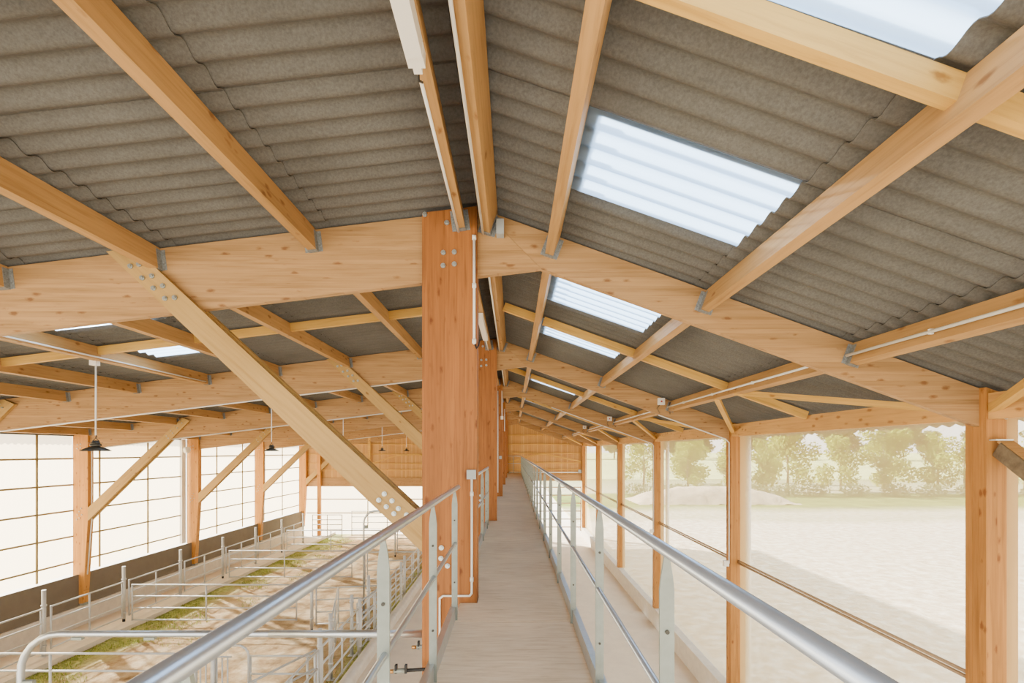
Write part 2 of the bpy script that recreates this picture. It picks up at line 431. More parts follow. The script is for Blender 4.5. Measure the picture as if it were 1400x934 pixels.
# skylight sheets: (side, course index, sheet index)
SK_R = [(2, k) for k in (3, 5, 8, 10, 14, 16, 20, 22, 26, 28)]
SK_L = [(5, k) for k in (8, 10, 14, 16, 20, 22, 26, 28)]
mb = MB()
for ci, (a, b_) in enumerate(coursesL):
    for k in range(NS):
        if (ci, k) in SK_L: continue
        sheet(mb, a, b_, Y0R + PITCH * k, 'L', .014)
struct(mb.build('ceiling_left', M['fibre'], origin=(-7, 15, 1.4)))
mb = MB()
for ci, (a, b_) in enumerate(coursesR):
    for k in range(NS):
        if (ci, k) in SK_R: continue
        sheet(mb, a, b_, Y0R + PITCH * k, 'R', .014)
struct(mb.build('ceiling_right', M['fibre'], origin=(2, 15, 1.4)))
nb = {3: 'bay overhead, near end', 5: 'bay overhead, just before the nearest rafter', 8: 'second bay, before its middle strut', 10: 'second bay, behind its middle strut',
      14: 'third bay, near half', 16: 'third bay, far half', 20: 'fourth bay, near half', 22: 'fourth bay, far half', 26: 'fifth bay, near half', 28: 'fifth bay, far half'}
for side, lst, cs in (('R', SK_R, coursesR), ('L', SK_L, coursesL)):
    for ci, k in lst:
        m2 = MB(); a, b_ = cs[ci]
        sheet(m2, a, b_, Y0R + PITCH * k, side, .014)
        o = m2.build('skylight_sheet', M['sky'])
        tag(o, 'translucent corrugated skylight sheet in the %s roof slope, %s' % ('right' if side == 'R' else 'left', nb[k]), 'skylight', 'translucent skylight sheets set in the roof')
# ridge cap
mb = MB()
mb.prism_xz([(-.75, zl(-.75) + .07), (RX, RZ + .085), (.12, zr(.12) + .075), (.12, zr(.12) + .085), (RX, RZ + .097), (-.75, zl(-.75) + .082)], Y0R, Y0R + NS * PITCH)
tag(mb.build('ridge_cap', M['fibre']), 'dark fibre cement ridge cap running along the top of the roof', 'ridge cap')

# ------------------------------------------------------------------ frames
ZB = -5.5
def bolt_mesh(x, y, z, r=.024):
    return MB().tube([(x, y, z), (x, y - .012, z)], r, 8).tube([(x, y - .012, z), (x, y - .026, z)], r * .62, 6)
def where(k): return ['nearest frame', 'second frame', 'third frame', 'fourth frame', 'fifth frame', 'gable frame at the far end'][k]
BR_BOLT = [(-3.593, 1.735), (-3.512, 1.752), (-3.483, 1.625), (-3.392, 1.644), (-3.377, 1.529), (-3.289, 1.551), (-3.269, 1.433), (-3.178, 1.44),
           (-1.211, -.401), (-1.263, -.459), (-1.139, -.465), (-1.192, -.52), (-1.079, -.538), (-1.121, -.586), (-1.002, -.597)]
CO_BOLT = [(-.676, -.906), (-.68, -1.005), (-.619, -1.076), (-.658, 1.863), (-.555, 1.869), (-.66, 1.741), (-.555, 1.756), (-.625, 2.144), (-.832, 2.221)]
def hanger(mb, x, D, tilt, w, h, side):
    """steel shoe round the end of a purlin; (x, z) is the purlin's lower corner nearest the ridge axis"""
    pass
for k, D in enumerate(FR):
    y1, y2, y3, y4 = D, D + .07, D + .14, D + .21
    # rafters: left and right, meeting under the ridge
    mb = MB().prism_xz([(XL, zl(XL)), (RX, RZ), (.262, 1.743), (-.86, zl(-.86) - .633), (XL, zl(XL) - .633)], y2 + .001, y3 - .001)
    tag(mb.build('left_rafter' if False else 'glulam_rafter', M['raft']), 'deep glulam rafter of the left roof slope, %s' % where(k), 'rafter', 'deep rafters of the left slope')
    mb = MB().prism_xz([(RX + .003, RZ), (XR, zr(XR)), (XR, zr(XR) - .362), (.266, 1.741)], y2 + .001, y3 - .001)
    rr = mb.build('glulam_rafter', M['raft'])
    tag(rr, 'slimmer glulam rafter sloping down to the right post, %s' % where(k), 'rafter', 'slim rafters of the right slope')
    # central column: two planks with a spacer
    e = empty('timber_column', -.6, D + .1, ZB)
    tag(e, ['tall orange-brown laminated timber column beside the walkway, nearest to the camera',
            'laminated column right behind the nearest one beside the walkway',
            'third laminated column along the walkway, with a white conduit',
            'fourth laminated column along the left of the walkway', 'fifth laminated column along the left of the walkway',
            'last laminated column beside the walkway, at the gable wall'][k], 'column', 'central timber columns')
    for ya, yb in ((y1, y2), (y3, y4)):
        MB().prism_xz([(-.858, ZB), (-.343, ZB), (-.343, zl(-.343) - .0), (-.858, zl(-.858))], ya, yb).build('side_plank', M['col'], e)
    MB().prism_xz([(-.856, ZB), (-.345, ZB), (-.345, zl(-.345) - .64), (-.856, zl(-.856) - .64)], y2 + .001, y3 - .001).build('core_plank', M['col'], e)
    if k < 4:
        for bx, bz in CO_BOLT: bolt_mesh(bx, y1, bz).build('bolt', M['bolt'], e)
    # big knee brace from the column up to the left rafter
    if k < 5:
        e = empty('knee_brace', -.9, D + .1, -.8)
        tag(e, 'diagonal double-plank timber brace between column and left rafter, %s' % where(k), 'brace', 'large knee braces left of the columns')
        ang = math.atan2(-.93, 1)
        pts = [(-3.826, 1.877), (-3.562, 1.909), (-.859, -.603), (-.859, -.946)]
        for ya, yb in ((y1, y2 - .002), (y3 + .002, y4)):
            px, pz = -.859, -.8
            ca, sa = math.cos(ang), math.sin(ang)
            loc = [((x - px) * ca + (z - pz) * sa, -(x - px) * sa + (z - pz) * ca) for x, z in pts]
            m2 = MB().prism_xz(loc, 0, yb - ya)
            me = bpy.data.meshes.new('brace_plank'); me.from_pydata(m2.v, [], m2.f); me.materials.append(M['brace'])
            bm = bmesh.new(); bm.from_mesh(me); bmesh.ops.recalc_face_normals(bm, faces=bm.faces); bm.to_mesh(me); bm.free()
            o = bpy.data.objects.new('brace_plank', me); C.objects.link(o); o.parent = e
            o0 = Vector(e['_o'])
            o.matrix_local = Matrix.Translation(Vector((px, ya, pz)) - o0) @ Matrix.Rotation(-ang, 4, 'Y')
        if k < 4:
            for bx, bz in BR_BOLT: bolt_mesh(bx, y1, bz).build('bolt', M['bolt'], e)
    # left wall post, tapering to its foot
    if k >= 1:
        e = empty('wall_post', -13.63, D + .1, -4.8)
        tag(e, 'tapering timber post of the left net wall, %s' % where(k), 'post', 'tapering posts along the left wall')
        z_t = zl(-13.6)
        for ya, yb, nm in ((y1, y2, 'side_plank'), (y3, y4, 'side_plank')):
            MB().prism_xz([(XL, zl(XL)), (XL, -4.8), (-13.56, -4.8), (-13.4, -2.2), (-13.4, zl(-13.4))], ya, yb).build(nm, M['coll'], e)
        MB().prism_xz([(XL, zl(XL) - .64), (XL, -4.8), (-13.56, -4.8), (-13.402, -2.2), (-13.402, zl(-13.4) - .64)], y2 + .001, y3 - .001).build('core_plank', M['coll'], e)
        MB().box(XL + .02, -13.54, D + .02, D + .19, -4.87, -4.79).build('steel_foot', M['galvd'], e)
        if k in (2, 3, 4):
            for bx, bz in ((-13.72, .2), (-13.62, .22), (-13.72, .08), (-13.62, .1), (-13.72, -2.0), (-13.66, -1.9), (-13.6, -1.8), (-13.74, -2.15), (-13.66, -2.1), (-13.58, -2.0)):
                bolt_mesh(bx, y1, bz, .02).build('bolt', M['bolt'], e)
    # knee brace at the left wall
    e = empty('wall_brace', -13.4, D + .1, -2.1)
    tag(e, 'slanting timber brace from left wall post up to rafter, %s' % where(k), 'brace', 'knee braces along the left wall')
    ang = math.atan2(2.93, 2.97)
    zt = zl(-10.4)
    top = zt - .02
    pts = [(-13.4, -1.78), (-10.43, min(1.16, top)), (-10.20, .96), (-13.4, -2.19)]
    for ya, yb in ((y1, y2 - .002), (y3 + .002, y4)):
        ca, sa = math.cos(ang), math.sin(ang); px, pz = -13.4, -2.1
        loc = [((x - px) * ca + (z - pz) * sa, -(x - px) * sa + (z - pz) * ca) for x, z in pts]
        m2 = MB().prism_xz(loc, 0, yb - ya)
        me = bpy.data.meshes.new('brace_plank'); me.from_pydata(m2.v, [], m2.f); me.materials.append(M['brace'])
        bm = bmesh.new(); bm.from_mesh(me); bmesh.ops.recalc_face_normals(bm, faces=bm.faces); bm.to_mesh(me); bm.free()
        o = bpy.data.objects.new('brace_plank', me); C.objects.link(o); o.parent = e
        o.matrix_local = Matrix.Translation(Vector((px, ya, pz)) - Vector(e['_o'])) @ Matrix.Rotation(-ang, 4, 'Y')
    if k in (1, 2, 3):
        for i in range(4):
            for j in (0, 1):
                bolt_mesh(-10.5 - i * .14 + j * .06, y1, .93 - i * .16 - j * .07 + .03, .018).build('bolt', M['bolt'], e)
    # right wall post
    e = empty('wall_post', 4.59, D + .1, -4.95)
    tag(e, ['broad timber post at the right edge of the picture', 'right wall post with a small white switch box',
            'third timber post along the right net wall', 'fourth timber post along the right net wall',
            'fifth timber post along the right net wall', 'corner timber post where right wall meets the gable'][k], 'post', 'posts along the right wall')
    for ya, yb in ((y1, y2), (y3, y4)):
        MB().prism_xz([(4.44, zr(4.44)), (4.44, -4.95), (XR, -4.95), (XR, zr(XR))], ya, yb).build('side_plank', M['colr'], e)
    MB().prism_xz([(4.442, zr(4.44) - .366), (4.442, -4.95), (XR, -4.95), (XR, zr(XR) - .366)], y2 + .001, y3 - .001).build('core_plank', M['colr'], e)
    if k < 3:
        for bx, bz in ((4.60, .43), (4.62, .32)): bolt_mesh(bx, y1, bz, .022).build('bolt', M['bolt'], e)

# ------------------------------------------------------------------ purlins
bays = [(F0 + .14 + .01, FR[0] + .07)] + [(FR[i] + .14, FR[i + 1] + .07) for i in range(5)]
bayname = ['bay overhead', 'second bay', 'third bay', 'fourth bay', 'fifth bay', 'last bay']
WP, HP = .08, .21
def purlin_sec(side, i):
    if side == 'L':
        x = PL[i]; z = zl(x); ux, uz = -math.sin(TL), math.cos(TL); rx, rz = math.cos(TL), math.sin(TL)
        tr = (x, z); br = (x - ux * HP, z - uz * HP)
        return [tr, br, (br[0] - rx * WP, br[1] - rz * WP), (tr[0] - rx * WP, tr[1] - rz * WP)]
    x = PR[i]; z = zr(x); ux, uz = math.sin(TR), math.cos(TR); rx, rz = math.cos(TR), -math.sin(TR)
    tl = (x, z); bl = (x - ux * HP, z - uz * HP)
    return [tl, bl, (bl[0] + rx * WP, bl[1] + rz * WP), (tl[0] + rx * WP, tl[1] + rz * WP)]
ordw = ['first', 'second', 'third', 'fourth', 'fifth', 'sixth', 'seventh', 'eighth', 'ninth', 'tenth']
def inset(pts, d):
    cx = sum(p[0] for p in pts) / 4; cz = sum(p[1] for p in pts) / 4
    return [(cx + (p[0] - cx) * (1 + d / .04), cz + (p[1] - cz) * (1 + d / .1)) for p in pts]
def make_purlin(side, i, b, ya, yb):
    sec = purlin_sec(side, i)
    # keep the top a hair under the sheets
    e = empty('roof_purlin', sec[1][0], ya, sec[1][1])
    MB().prism_xz([(p[0], p[1]) for p in sec], ya + .003, yb - .003).build('timber', M['purl'], e)
    q = inset(sec, .004)
    m = MB()
    tl, bl, br, tr = q
    mid = lambda a, c, t: (a[0] + (c[0] - a[0]) * t, a[1] + (c[1] - a[1]) * t)
    hl = mid(tl, bl, .12); hr = mid(tr, br, .12)
    # shoe: two cheeks, a sole and two flanges
    dx, dz = (br[0] - bl[0]), (br[1] - bl[1]); ln = math.hypot(dx, dz); dx /= ln; dz /= ln
    t = .004
    m.prism_xz([hl, bl, (bl[0] + dx * t, bl[1] + dz * t), (hl[0] + dx * t, hl[1] + dz * t)], yb - .06, yb)
    m.prism_xz([hr, br, (br[0] - dx * t, br[1] - dz * t), (hr[0] - dx * t, hr[1] - dz * t)], yb - .06, yb)
    nx, nz = (bl[0] - tl[0]), (bl[1] - tl[1]); l2 = math.hypot(nx, nz); nx /= l2; nz /= l2
    m.prism_xz([bl, br, (br[0] + nx * t, br[1] + nz * t), (bl[0] + nx * t, bl[1] + nz * t)], yb - .06, yb)
    for h, b2, sg in ((hl, bl, -1), (hr, br, 1)):
        m.prism_xz([h, b2, (b2[0] + dx * sg * .04, b2[1] + dz * sg * .04), (h[0] + dx * sg * .04, h[1] + dz * sg * .04)], yb - .004, yb)
    m.build('joist_hanger', M['hang'], e)
    return e
for b, (ya, yb) in enumerate(bays):
    for side, n in (('L', 10), ('R', 4)):
        for i in range(n):
            yy = (ya if b else -1.6, yb)
            if side == 'L' and i == 0: yy = ((FR[b] - 5.34 + .211) if b else -1.6, FR[b] - .001)
            e = make_purlin(side, i, b, *yy)
            tag(e, '%s %s of the ridge, %s' % ('ridge-side roof purlin just' if i == 0 else ordw[i] + ' roof purlin', 'left' if side == 'L' else 'right', bayname[b]), 'purlin',
                'purlins of the %s roof slope' % ('left' if side == 'L' else 'right'))
    # struts between the purlins half way along each bay
    ym = (FR[b] + .1 - 2.67) if b else 1.99
    def strut(xa, xb, side, lab):
        z = zl if side == 'L' else zr
        dz = .012
        h = .12
        a = Vector((xa, ym, z(xa) - .066)); c = Vector((xb, ym, z(xb) - .066))
        o = oriented('timber_strut', M['strut'], a, c, .06, h)
        tag(o, lab, 'strut', 'short struts between purlins')
    for i in range(9):
        strut(PL[i + 1] + .003, PL[i] - WP - .006, 'L', 'short timber strut between %s and %s purlin left of ridge, %s' % (ordw[i], ordw[i + 1], bayname[b]))
    for i in range(3):
        strut(PR[i] + WP + .004, PR[i + 1] - .004, 'R', 'short timber strut between %s and %s purlin right of ridge, %s' % (ordw[i], ordw[i + 1], bayname[b]))
    strut(PR[3] + WP + .004, 4.43, 'R', 'short timber strut from outermost right purlin to eave beam, %s' % bayname[b])
    # eave beams
    za = FR[b] - 5.34 + .215 if b else -1.6
    zb_ = FR[b] - .003
    o = MB().box(4.455, 4.535, za, zb_, .30, .545).build('eave_beam', M['plate'])
    tag(o, 'horizontal eave beam above the right net wall, %s' % bayname[b], 'beam', 'eave beams along the right wall')
    if b:
        o = MB().box(-13.80, -13.72, za, zb_, .56, .655).build('eave_beam', M['plate'])
        tag(o, 'horizontal eave beam above the left net wall, %s' % bayname[b], 'beam', 'eave beams along the left wall')
    # wind braces from the eave posts to the outer purlin
    e0 = FR[b] - 5.34 + .22; e1 = FR[b] - .02; mid_ = (e0 + e1) / 2
    for s, (p0, p1) in enumerate((((4.47, e0 + .02, .40), (3.21, mid_ - .33, .845)), ((4.47, e1 - .02, .40), (3.21, mid_ + .33, .845)))):
        o = oriented('wind_brace', M['strut'], p0, p1, .075, .075)
        tag(o, 'slanting timber wind brace from right post to outer purlin, %s end of %s' % (('near', 'far')[s], bayname[b]), 'brace', 'wind braces under the right eave')

# ------------------------------------------------------------------ floors, kerbs, walls
struct(MB().box(-3.95, 4.6, -1.6, YEND + 6, ZB - .2, ZB).build('floor_aisle', M['conc']))
struct(MB().box(-13.95, -12.12, -1.6, YEND + 1.5, ZB - .2, ZB).build('floor_feed_passage', M['conc']))
mb = MB(); nx_, ny_ = 60, 200
x0, x1, yy0, yy1 = -12.12, -3.95, -1.6, YEND + 1.5
from mathutils import noise as mnoise
for j in range(ny_ + 1):
    for i in range(nx_ + 1):
        x = x0 + (x1 - x0) * i / nx_; y = yy0 + (yy1 - yy0) * j / ny_
        mb.v.append((x, y, -5.64 + .03 * mnoise.noise((x * 1.3, y * 1.3, 0)) + .012 * mnoise.noise((x * 5, y * 5, 3))))
for j in range(ny_):
    for i in range(nx_):
        a = j * (nx_ + 1) + i; mb.face([a, a + 1, a + nx_ + 2, a + nx_ + 1], True)
o = mb.build('floor_pen', M['earth'], origin=(x0, 0, -5.64)); struct(o)
# grass in the pen
gv = MB()
for i in range(30000):
    y = -1 + (YEND + 1) * (random.random() ** .8)
    if random.random() < .84:
        x = x0 + .05 + abs(random.gauss(0, 1.5))
    else: x = x1 - .1 - abs(random.gauss(0, .45))
    if not (x0 < x < x1 - .05): continue
    if x < -6 and mnoise.noise((x * .8, y * .8, 5)) < -.12 + .11 * (x - x0): continue
    hgt = random.uniform(.03, .1); a = random.uniform(0, 6.28); w = .010
    lean = random.uniform(0, .05); b = random.uniform(0, 6.28)
    zb = -5.645
    i0 = len(gv.v)
    gv.v += [(x - math.cos(a) * w, y - math.sin(a) * w, zb), (x + math.cos(a) * w, y + math.sin(a) * w, zb), (x + math.cos(b) * lean, y + math.sin(b) * lean, zb + hgt)]
    gv.face([i0, i0 + 1, i0 + 2])
tag(gv.build('pen_grass', M['grass']), 'short green grass growing on the pen earth beside the kerbs', 'grass', kind='stuff')
# kerb at the right of the pen (rounded top)
pts = []
for i in range(9):
    a = math.pi * i / 8
    pts.append((-3.86 - .11 * math.cos(a) * -1, -5.34 + .09 * math.sin(a)))
prof = [(-3.75, -5.62)] + [(-3.86 + .13 * math.cos(math.pi * i / 8), -5.31 + .11 * math.sin(math.pi * i / 8)) for i in range(9)] + [(-3.97, -5.62)]
for n_, (a, b_) in enumerate(((-1.6, 9.9), (10.2, YEND))):
    o = MB().prism_xz(prof, a, b_).build('kerb', M['kerb']); struct(o)
# low concrete walls
struct(MB().box(4.42, 4.78, -1.6, YEND, ZB, -4.955).build('baseboard_right', M['kerb']))
struct(MB().box(-13.95, -13.62, -1.6, YEND, ZB, -4.872).build('baseboard_left', M['kerb']))
# dark skirting panels between the left posts
for b in range(6):
    a = FR[b] - 5.34 + .0 if b else -1.6
    z_ = FR[b] - .0
    o = MB().box(-13.70, -13.675, a + .01, z_ - .01, -4.868, -3.88).build('dark_skirting_panel', M['skirt'])
    tag(o, 'dark grey-brown skirting panel low on the left wall, %s' % bayname[b], 'panel', 'dark skirting panels of the left wall')

# gable wall
YG = FR[5] + .24
mb = MB()
mb.prism_xz([(-13.95, -2.29), (-.86, -2.29), (-.86, zl(-.86)), (-13.95, zl(-13.95))], YG, YG + .05)
mb.prism_xz([(-.86, -1.93), (4.78, -1.93), (4.78, zr(4.78)), (RX, RZ), (-.86, zl(-.86))], YG, YG + .05)
struct(mb.build('wall_far', M['clad'], origin=(-5, YG, -2.3)))
for side, zs, xa, xb in (('L', [1.07, .45, -.2, -.82, -1.22], -13.4, -.86), ('R', [1.05, .45, -.13, -.76, -1.2], -.34, 4.44)):
    for n_, z in enumerate(zs):
        lo = xa
        if side == 'L' and z > .7: lo = -9.2
        hi = xb
        if side == 'R': hi = min(xb, (2.199 - z - .45) / .36)
        o = MB().box(lo, hi, YG - .07, YG - .002, z - .03, z + .03).build('wall_batten', M['strut'])
        tag(o, '%s horizontal batten from the top on the gable wall, %s of the column' % (ordw[n_], 'left' if side == 'L' else 'right'), 'batten', 'battens on the gable wall')
tag(MB().box(-13.4, -.86, YG - .09, YG - .002, -2.29, -1.72).build('gable_beam', M['raft']), 'wide pale beam along the bottom of the left gable cladding', 'beam')
tag(MB().box(-.34, 4.44, YG - .09, YG - .002, -1.93, -1.5).build('gable_beam', M['raft']), 'wide pale beam along the bottom of the right gable cladding', 'beam')
o = MB().box(-12.66, -12.46, YG - .3, YG - .1, ZB, .78).build('gable_post', M['coll'])
tag(o, 'slim timber gable post standing between left corner and first gate', 'post')
o = MB().box(-9.42, -9.26, YG - .18, YG - .092, -1.2, 1.16).build('gable_stud', M['strut'])
tag(o, 'short vertical timber stud on the left gable cladding', 'stud')
for lab, pts in (('left', [(-9.26, -.82), (-7.6, -.28), (-6.2, -.2), (-4.6, -.76)]), ('right', [(-.3, -.72), (1.5, -.2), (2.1, -.2), (4.4, -.68)])):
    e = empty('gable_tie', pts[0][0], YG - .11, pts[0][1]); tag(e, 'thin trapezoid timber tie on the %s part of the gable wall' % lab, 'brace')
    for i in range(3):
        oriented('tie_member', M['strut'], (pts[i][0], YG - .11, pts[i][1]), (pts[i + 1][0], YG - .11, pts[i + 1][1]), .04, .09, parent=e)
tag(MB().tube([(-.3, YG - .13, -1.37), (4.44, YG - .13, -1.37)], .035, 8).build('pipe', M['pvc']), 'white pipe running across the right gable wall', 'pipe')
tag(MB().box(4.2, 4.4, YG - .2, YG - .05, -1.42, -1.2).build('junction_box', M['grey']), 'small grey box on the gable beside the corner post', 'box')

# ------------------------------------------------------------------ nets
def quad(p):
    m = MB(); m.v = list(p); m.face([0, 1, 2, 3]); return m
def net_bay(b):
    a = FR[b] - 5.34 + .212 if b else -1.6
    z_ = FR[b] - .002
    ext_ = z_ - (.42 if b == 3 else 0)
    e = empty('wind_net', -13.9, a, -3.88)
    tag(e, 'cream see-through wind net with a tube grid on the left wall, %s' % bayname[b], 'wind net', 'wind nets of the left wall')
    quad([(-13.9, a, -3.86), (-13.9, ext_, -3.86), (-13.9, ext_, .56), (-13.9, a, .56)]).build('net', M['net'], e)
    m = MB().tube([(-13.86, a, .50), (-13.86, ext_, .50)], .035, 8); m.build('top_tube', M['shade'], e)
    for z in (-.234, -1.055, -1.87, -2.68, -3.49):
        MB().tube([(-13.88, a, z), (-13.88, ext_, z)], .03, 6).build('tube', M['tube'], e)
    k = -8
    while k < 12:
        y = 14.07 + 2.135 * k
        if a + .1 < y < ext_ - .1: MB().tube([(-13.87, y, -3.87), (-13.87, y, .5)], .03, 6).build('tube', M['tube'], e)
        k += 1
    return a, z_
for b in range(6):
    a, z_ = net_bay(b)
    e = empty('wind_net', 4.6, a, -4.95)
    tag(e, 'translucent wind net of the right wall showing the field, %s' % bayname[b], 'wind net', 'wind nets of the right wall')
    quad([(4.63, a, -4.95), (4.63, z_, -4.95), (4.63, z_, .36), (4.63, a, .36)]).build('net', M['netr'], e)
    for dz in (0, -.05): MB().tube([(4.60, a, -2.24 + dz), (4.60, z_, -2.24 + dz)], .022, 6).build('tube', M['tubr'], e)
# motor at the end of the third left net
D3 = FR[3]
e = empty('roller_motor', -13.8, D3 - .3, -3.86); tag(e, 'white roller tube and motor beside the fourth left post', 'motor')
MB().box(-13.93, -13.82, D3 - .40, D3 - .16, -3.86, .5).build('side_guide', M['white'], e)
MB().tube([(-13.72, D3 - .35, .05), (-13.58, D3 - .35, .05)], .13, 12).build('gearbox', M['white'], e)
MB().tube([(-13.80, D3 - .12, -3.9), (-13.80, D3 - .12, .5)], .02, 6).build('conduit', M['pvc'], e)
# gable nets
e = empty('wind_net', -7, YG + .1, -5.5); tag(e, 'bright wind net with level tubes under the left gable cladding', 'wind net')
quad([(-13.9, YG + .1, -5.1), (-.87, YG + .1, -5.1), (-.87, YG + .1, -2.29), (-13.9, YG + .1, -2.29)]).build('net', M['net'], e)
for z in (-3.13, -4.03): MB().tube([(-13.5, YG + .05, z), (-.87, YG + .05, z)], .035, 6).build('tube', M['tube'], e)
MB().tube([(-9.5, YG + .06, -5.1), (-9.5, YG + .06, -2.3)], .035, 6).build('tube', M['tube'], e)
e = empty('tube_gate', 2, YG + .05, -5.5); tag(e, 'wide barred gate in the right gable opening, seen below the handrail', 'gate')
for i in range(6): MB().tube([(-.3, YG + .05, -2.35 - i * .52), (4.4, YG + .05, -2.35 - i * .52)], .035, 6).build('rail', M['tubr'], e)
for x in (-.28, 4.38): MB().tube([(x, YG + .05, -5.2), (x, YG + .05, -2.3)], .035, 6).build('stile', M['tubr'], e)
# downpipe seen through the right net
tag(MB().tube([(4.95, 9.95 + .25, -5.5), (4.95, 9.95 + .25, .3)], .06, 10).build('downpipe', M['white']), 'white downpipe outside the right net, next to the second post', 'pipe')
tag(MB().tube([(4.95, 15.24 + .3, -5.5), (4.95, 15.24 + .3, .3)], .06, 10).build('downpipe', M['white']), 'white downpipe outside the right net, next to the third post', 'pipe')

# ------------------------------------------------------------------ walkway
mb = MB(); joints = [-1.4, .2, 1.8, 4.036, 5.636, 7.84, 9.6, 11.6, 13.4, 15.4, 17.2, 19.2, 21, 23, 25, 27, 29, YG - .1]
def dk(xa, xb, ya, yb):
    js = [ya] + [j for j in joints if ya + .02 < j < yb - .02] + [yb]
    for p, q in zip(js, js[1:]): mb.box(xa, xb, p + .007, q - .007, -1.47, -1.42)
dk(-.338, .487, -1.4, YG - .1)
ya = -1.4
for D in FR:
    dk(-.5, -.3385, ya, D - .012); ya = D + .222
struct(mb.build('floor_walkway', M['deck'], origin=(0, 0, -1.47)))
seg = [(-1.4, FR[0] - .012)] + [(FR[i] + .222, FR[i + 1] - .012) for i in range(5)]
for i, (a, b_) in enumerate(seg):
    tag(MB().box(-.497, -.44, a, b_, -1.70, -1.472).build('deck_joist', M['purl']), 'timber edge joist under the left side of the walkway, %s' % bayname[i], 'joist', 'walkway edge joists')
tag(MB().box(.42, .48, -1.4, YG - .1, -1.70, -1.472).build('deck_joist', M['purl']), 'long timber edge joist under the right side of the walkway', 'joist')

def rail_post(x, y, parent, zt):
    w = .0235; t = .005
    b = len
    pts = [(x - w, -1.62), (x + w, -1.62), (x + w, zt - .13), (x + w * .8, zt - .085), (x + .008, zt - .02), (x - .008, zt - .02), (x - w * .8, zt - .085), (x - w, zt - .13)]
    p = MB().prism_xz(pts, y - t, y + t).build('post', M['galvd'], parent)
    MB().tube([(x, y - t, -.58), (x, y - t - .006, -.58)], .007, 8).tube([(x, y - t, -1.1), (x, y - t - .006, -1.1)], .007, 8).build('bolt', M['shade'], p)
# right handrail
XRr = .487; ZT = -.316
e = empty('handrail', XRr, 0, -1.42); tag(e, 'long galvanised handrail along the right edge of the walkway', 'handrail')
MB().tube([(XRr, -1.3, ZT), (XRr, YG - .15, ZT)], .0205, 20).build('top_rail', M['rail'], e)
MB().tube([(XRr, -1.3, -.79), (XRr, YG - .15, -.79)], .0135, 12).build('middle_rail', M['rail'], e)
MB().prism_xz([(.492, -1.44), (.492, -1.31), (.53, -1.31), (.53, -1.305), (.498, -1.305), (.498, -1.305), (.487, -1.305), (.487, -1.44)], -1.3, YG - .15).build('kick_plate', M['galv'], e)
for k in range(-2, 25):
    y = 1.556 + 1.215 * k
    rail_post(XRr + .006, y, e, ZT)
# left handrail, near length
XLl = -.49
e = empty('handrail', XLl, 0, -1.42); tag(e, 'galvanised handrail at the left edge of the walkway, ending before the nearest column', 'handrail')
MB().tube([(XLl, -1.3, ZT), (XLl, 4.27, ZT)], .0205, 20).build('top_rail', M['rail'], e)
MB().tube([(XLl, -1.3, -.775), (XLl, 4.12, -.775)], .0135, 12).build('middle_rail', M['rail'], e)
MB().prism_xz([(-.495, -1.44), (-.495, -1.31), (-.53, -1.31), (-.53, -1.305), (-.487, -1.305), (-.487, -1.44)], -1.3, 4.25).build('kick_plate', M['galv'], e)
for y in (-.38, .73, 1.838, 2.968, 4.06): rail_post(XLl - .004, y, e, ZT)
# left handrail between first and second column
for i, (a, b_, lab) in enumerate(((5.05, 9.3, 'short galvanised handrail section between the two nearest columns'),)):
    e = empty('handrail', XLl, a, -1.42); tag(e, lab, 'handrail')
    MB().tube([(XLl, a, ZT), (XLl, b_, ZT)], .0205, 14).build('top_rail', M['rail'], e)
    MB().tube([(XLl, a, -.775), (XLl, b_, -.775)], .0135, 10).build('middle_rail', M['rail'], e)
    MB().prism_xz([(-.495, -1.44), (-.495, -1.31), (-.53, -1.31), (-.53, -1.305), (-.487, -1.305), (-.487, -1.44)], a, b_).build('kick_plate', M['galv'], e)
    for y in (5.35, 6.5, 7.65, 8.85, 9.28): rail_post(XLl - .004, y, e, ZT)
e = empty('handrail', 0, YG - .15, -1.42); tag(e, 'short handrail closing off the far end of the walkway', 'handrail')
MB().tube([(XLl, YG - .16, ZT), (XRr, YG - .16, ZT)], .02, 10).build('top_rail', M['rail'], e)
MB().tube([(XLl, YG - .16, -.79), (XRr, YG - .16, -.79)], .013, 8).build('middle_rail', M['rail'], e)
for x in (XLl + .03, 0): MB().box(x - .02, x + .02, YG - .165, YG - .155, -1.42, ZT).build('post', M['galvd'], e)

# ------------------------------------------------------------------ gates and fences
HT = [-4.2, -4.58, -4.96, -5.32]
def gate(name, p0, p1, label, group, zs=HT, stiles=(0, .5, 1), r=.024, bars=0, cat='gate'):
    e = empty(name, p0[0], p0[1], -5.6); tag(e, label, cat, group)
    v = Vector((p1[0] - p0[0], p1[1] - p0[1], 0))
    for z in zs: MB().tube([(p0[0], p0[1], z), (p1[0], p1[1], z)], r, 8).build('rail', M['gate'], e)
    for t in stiles:
        x, y = p0[0] + v.x * t, p0[1] + v.y * t
        MB().tube([(x, y, min(zs) - .03), (x, y, max(zs) + (.02 if t in (0, 1) else 0))], r * 1.05, 8).build('stile', M['gate'], e)
    for i in range(bars):
        t = (i + 1) / (bars + 1); x, y = p0[0] + v.x * t, p0[1] + v.y * t
        MB().tube([(x, y, min(zs)), (x, y, max(zs))], r * .7, 6).build('bar', M['gate'], e)
    return e
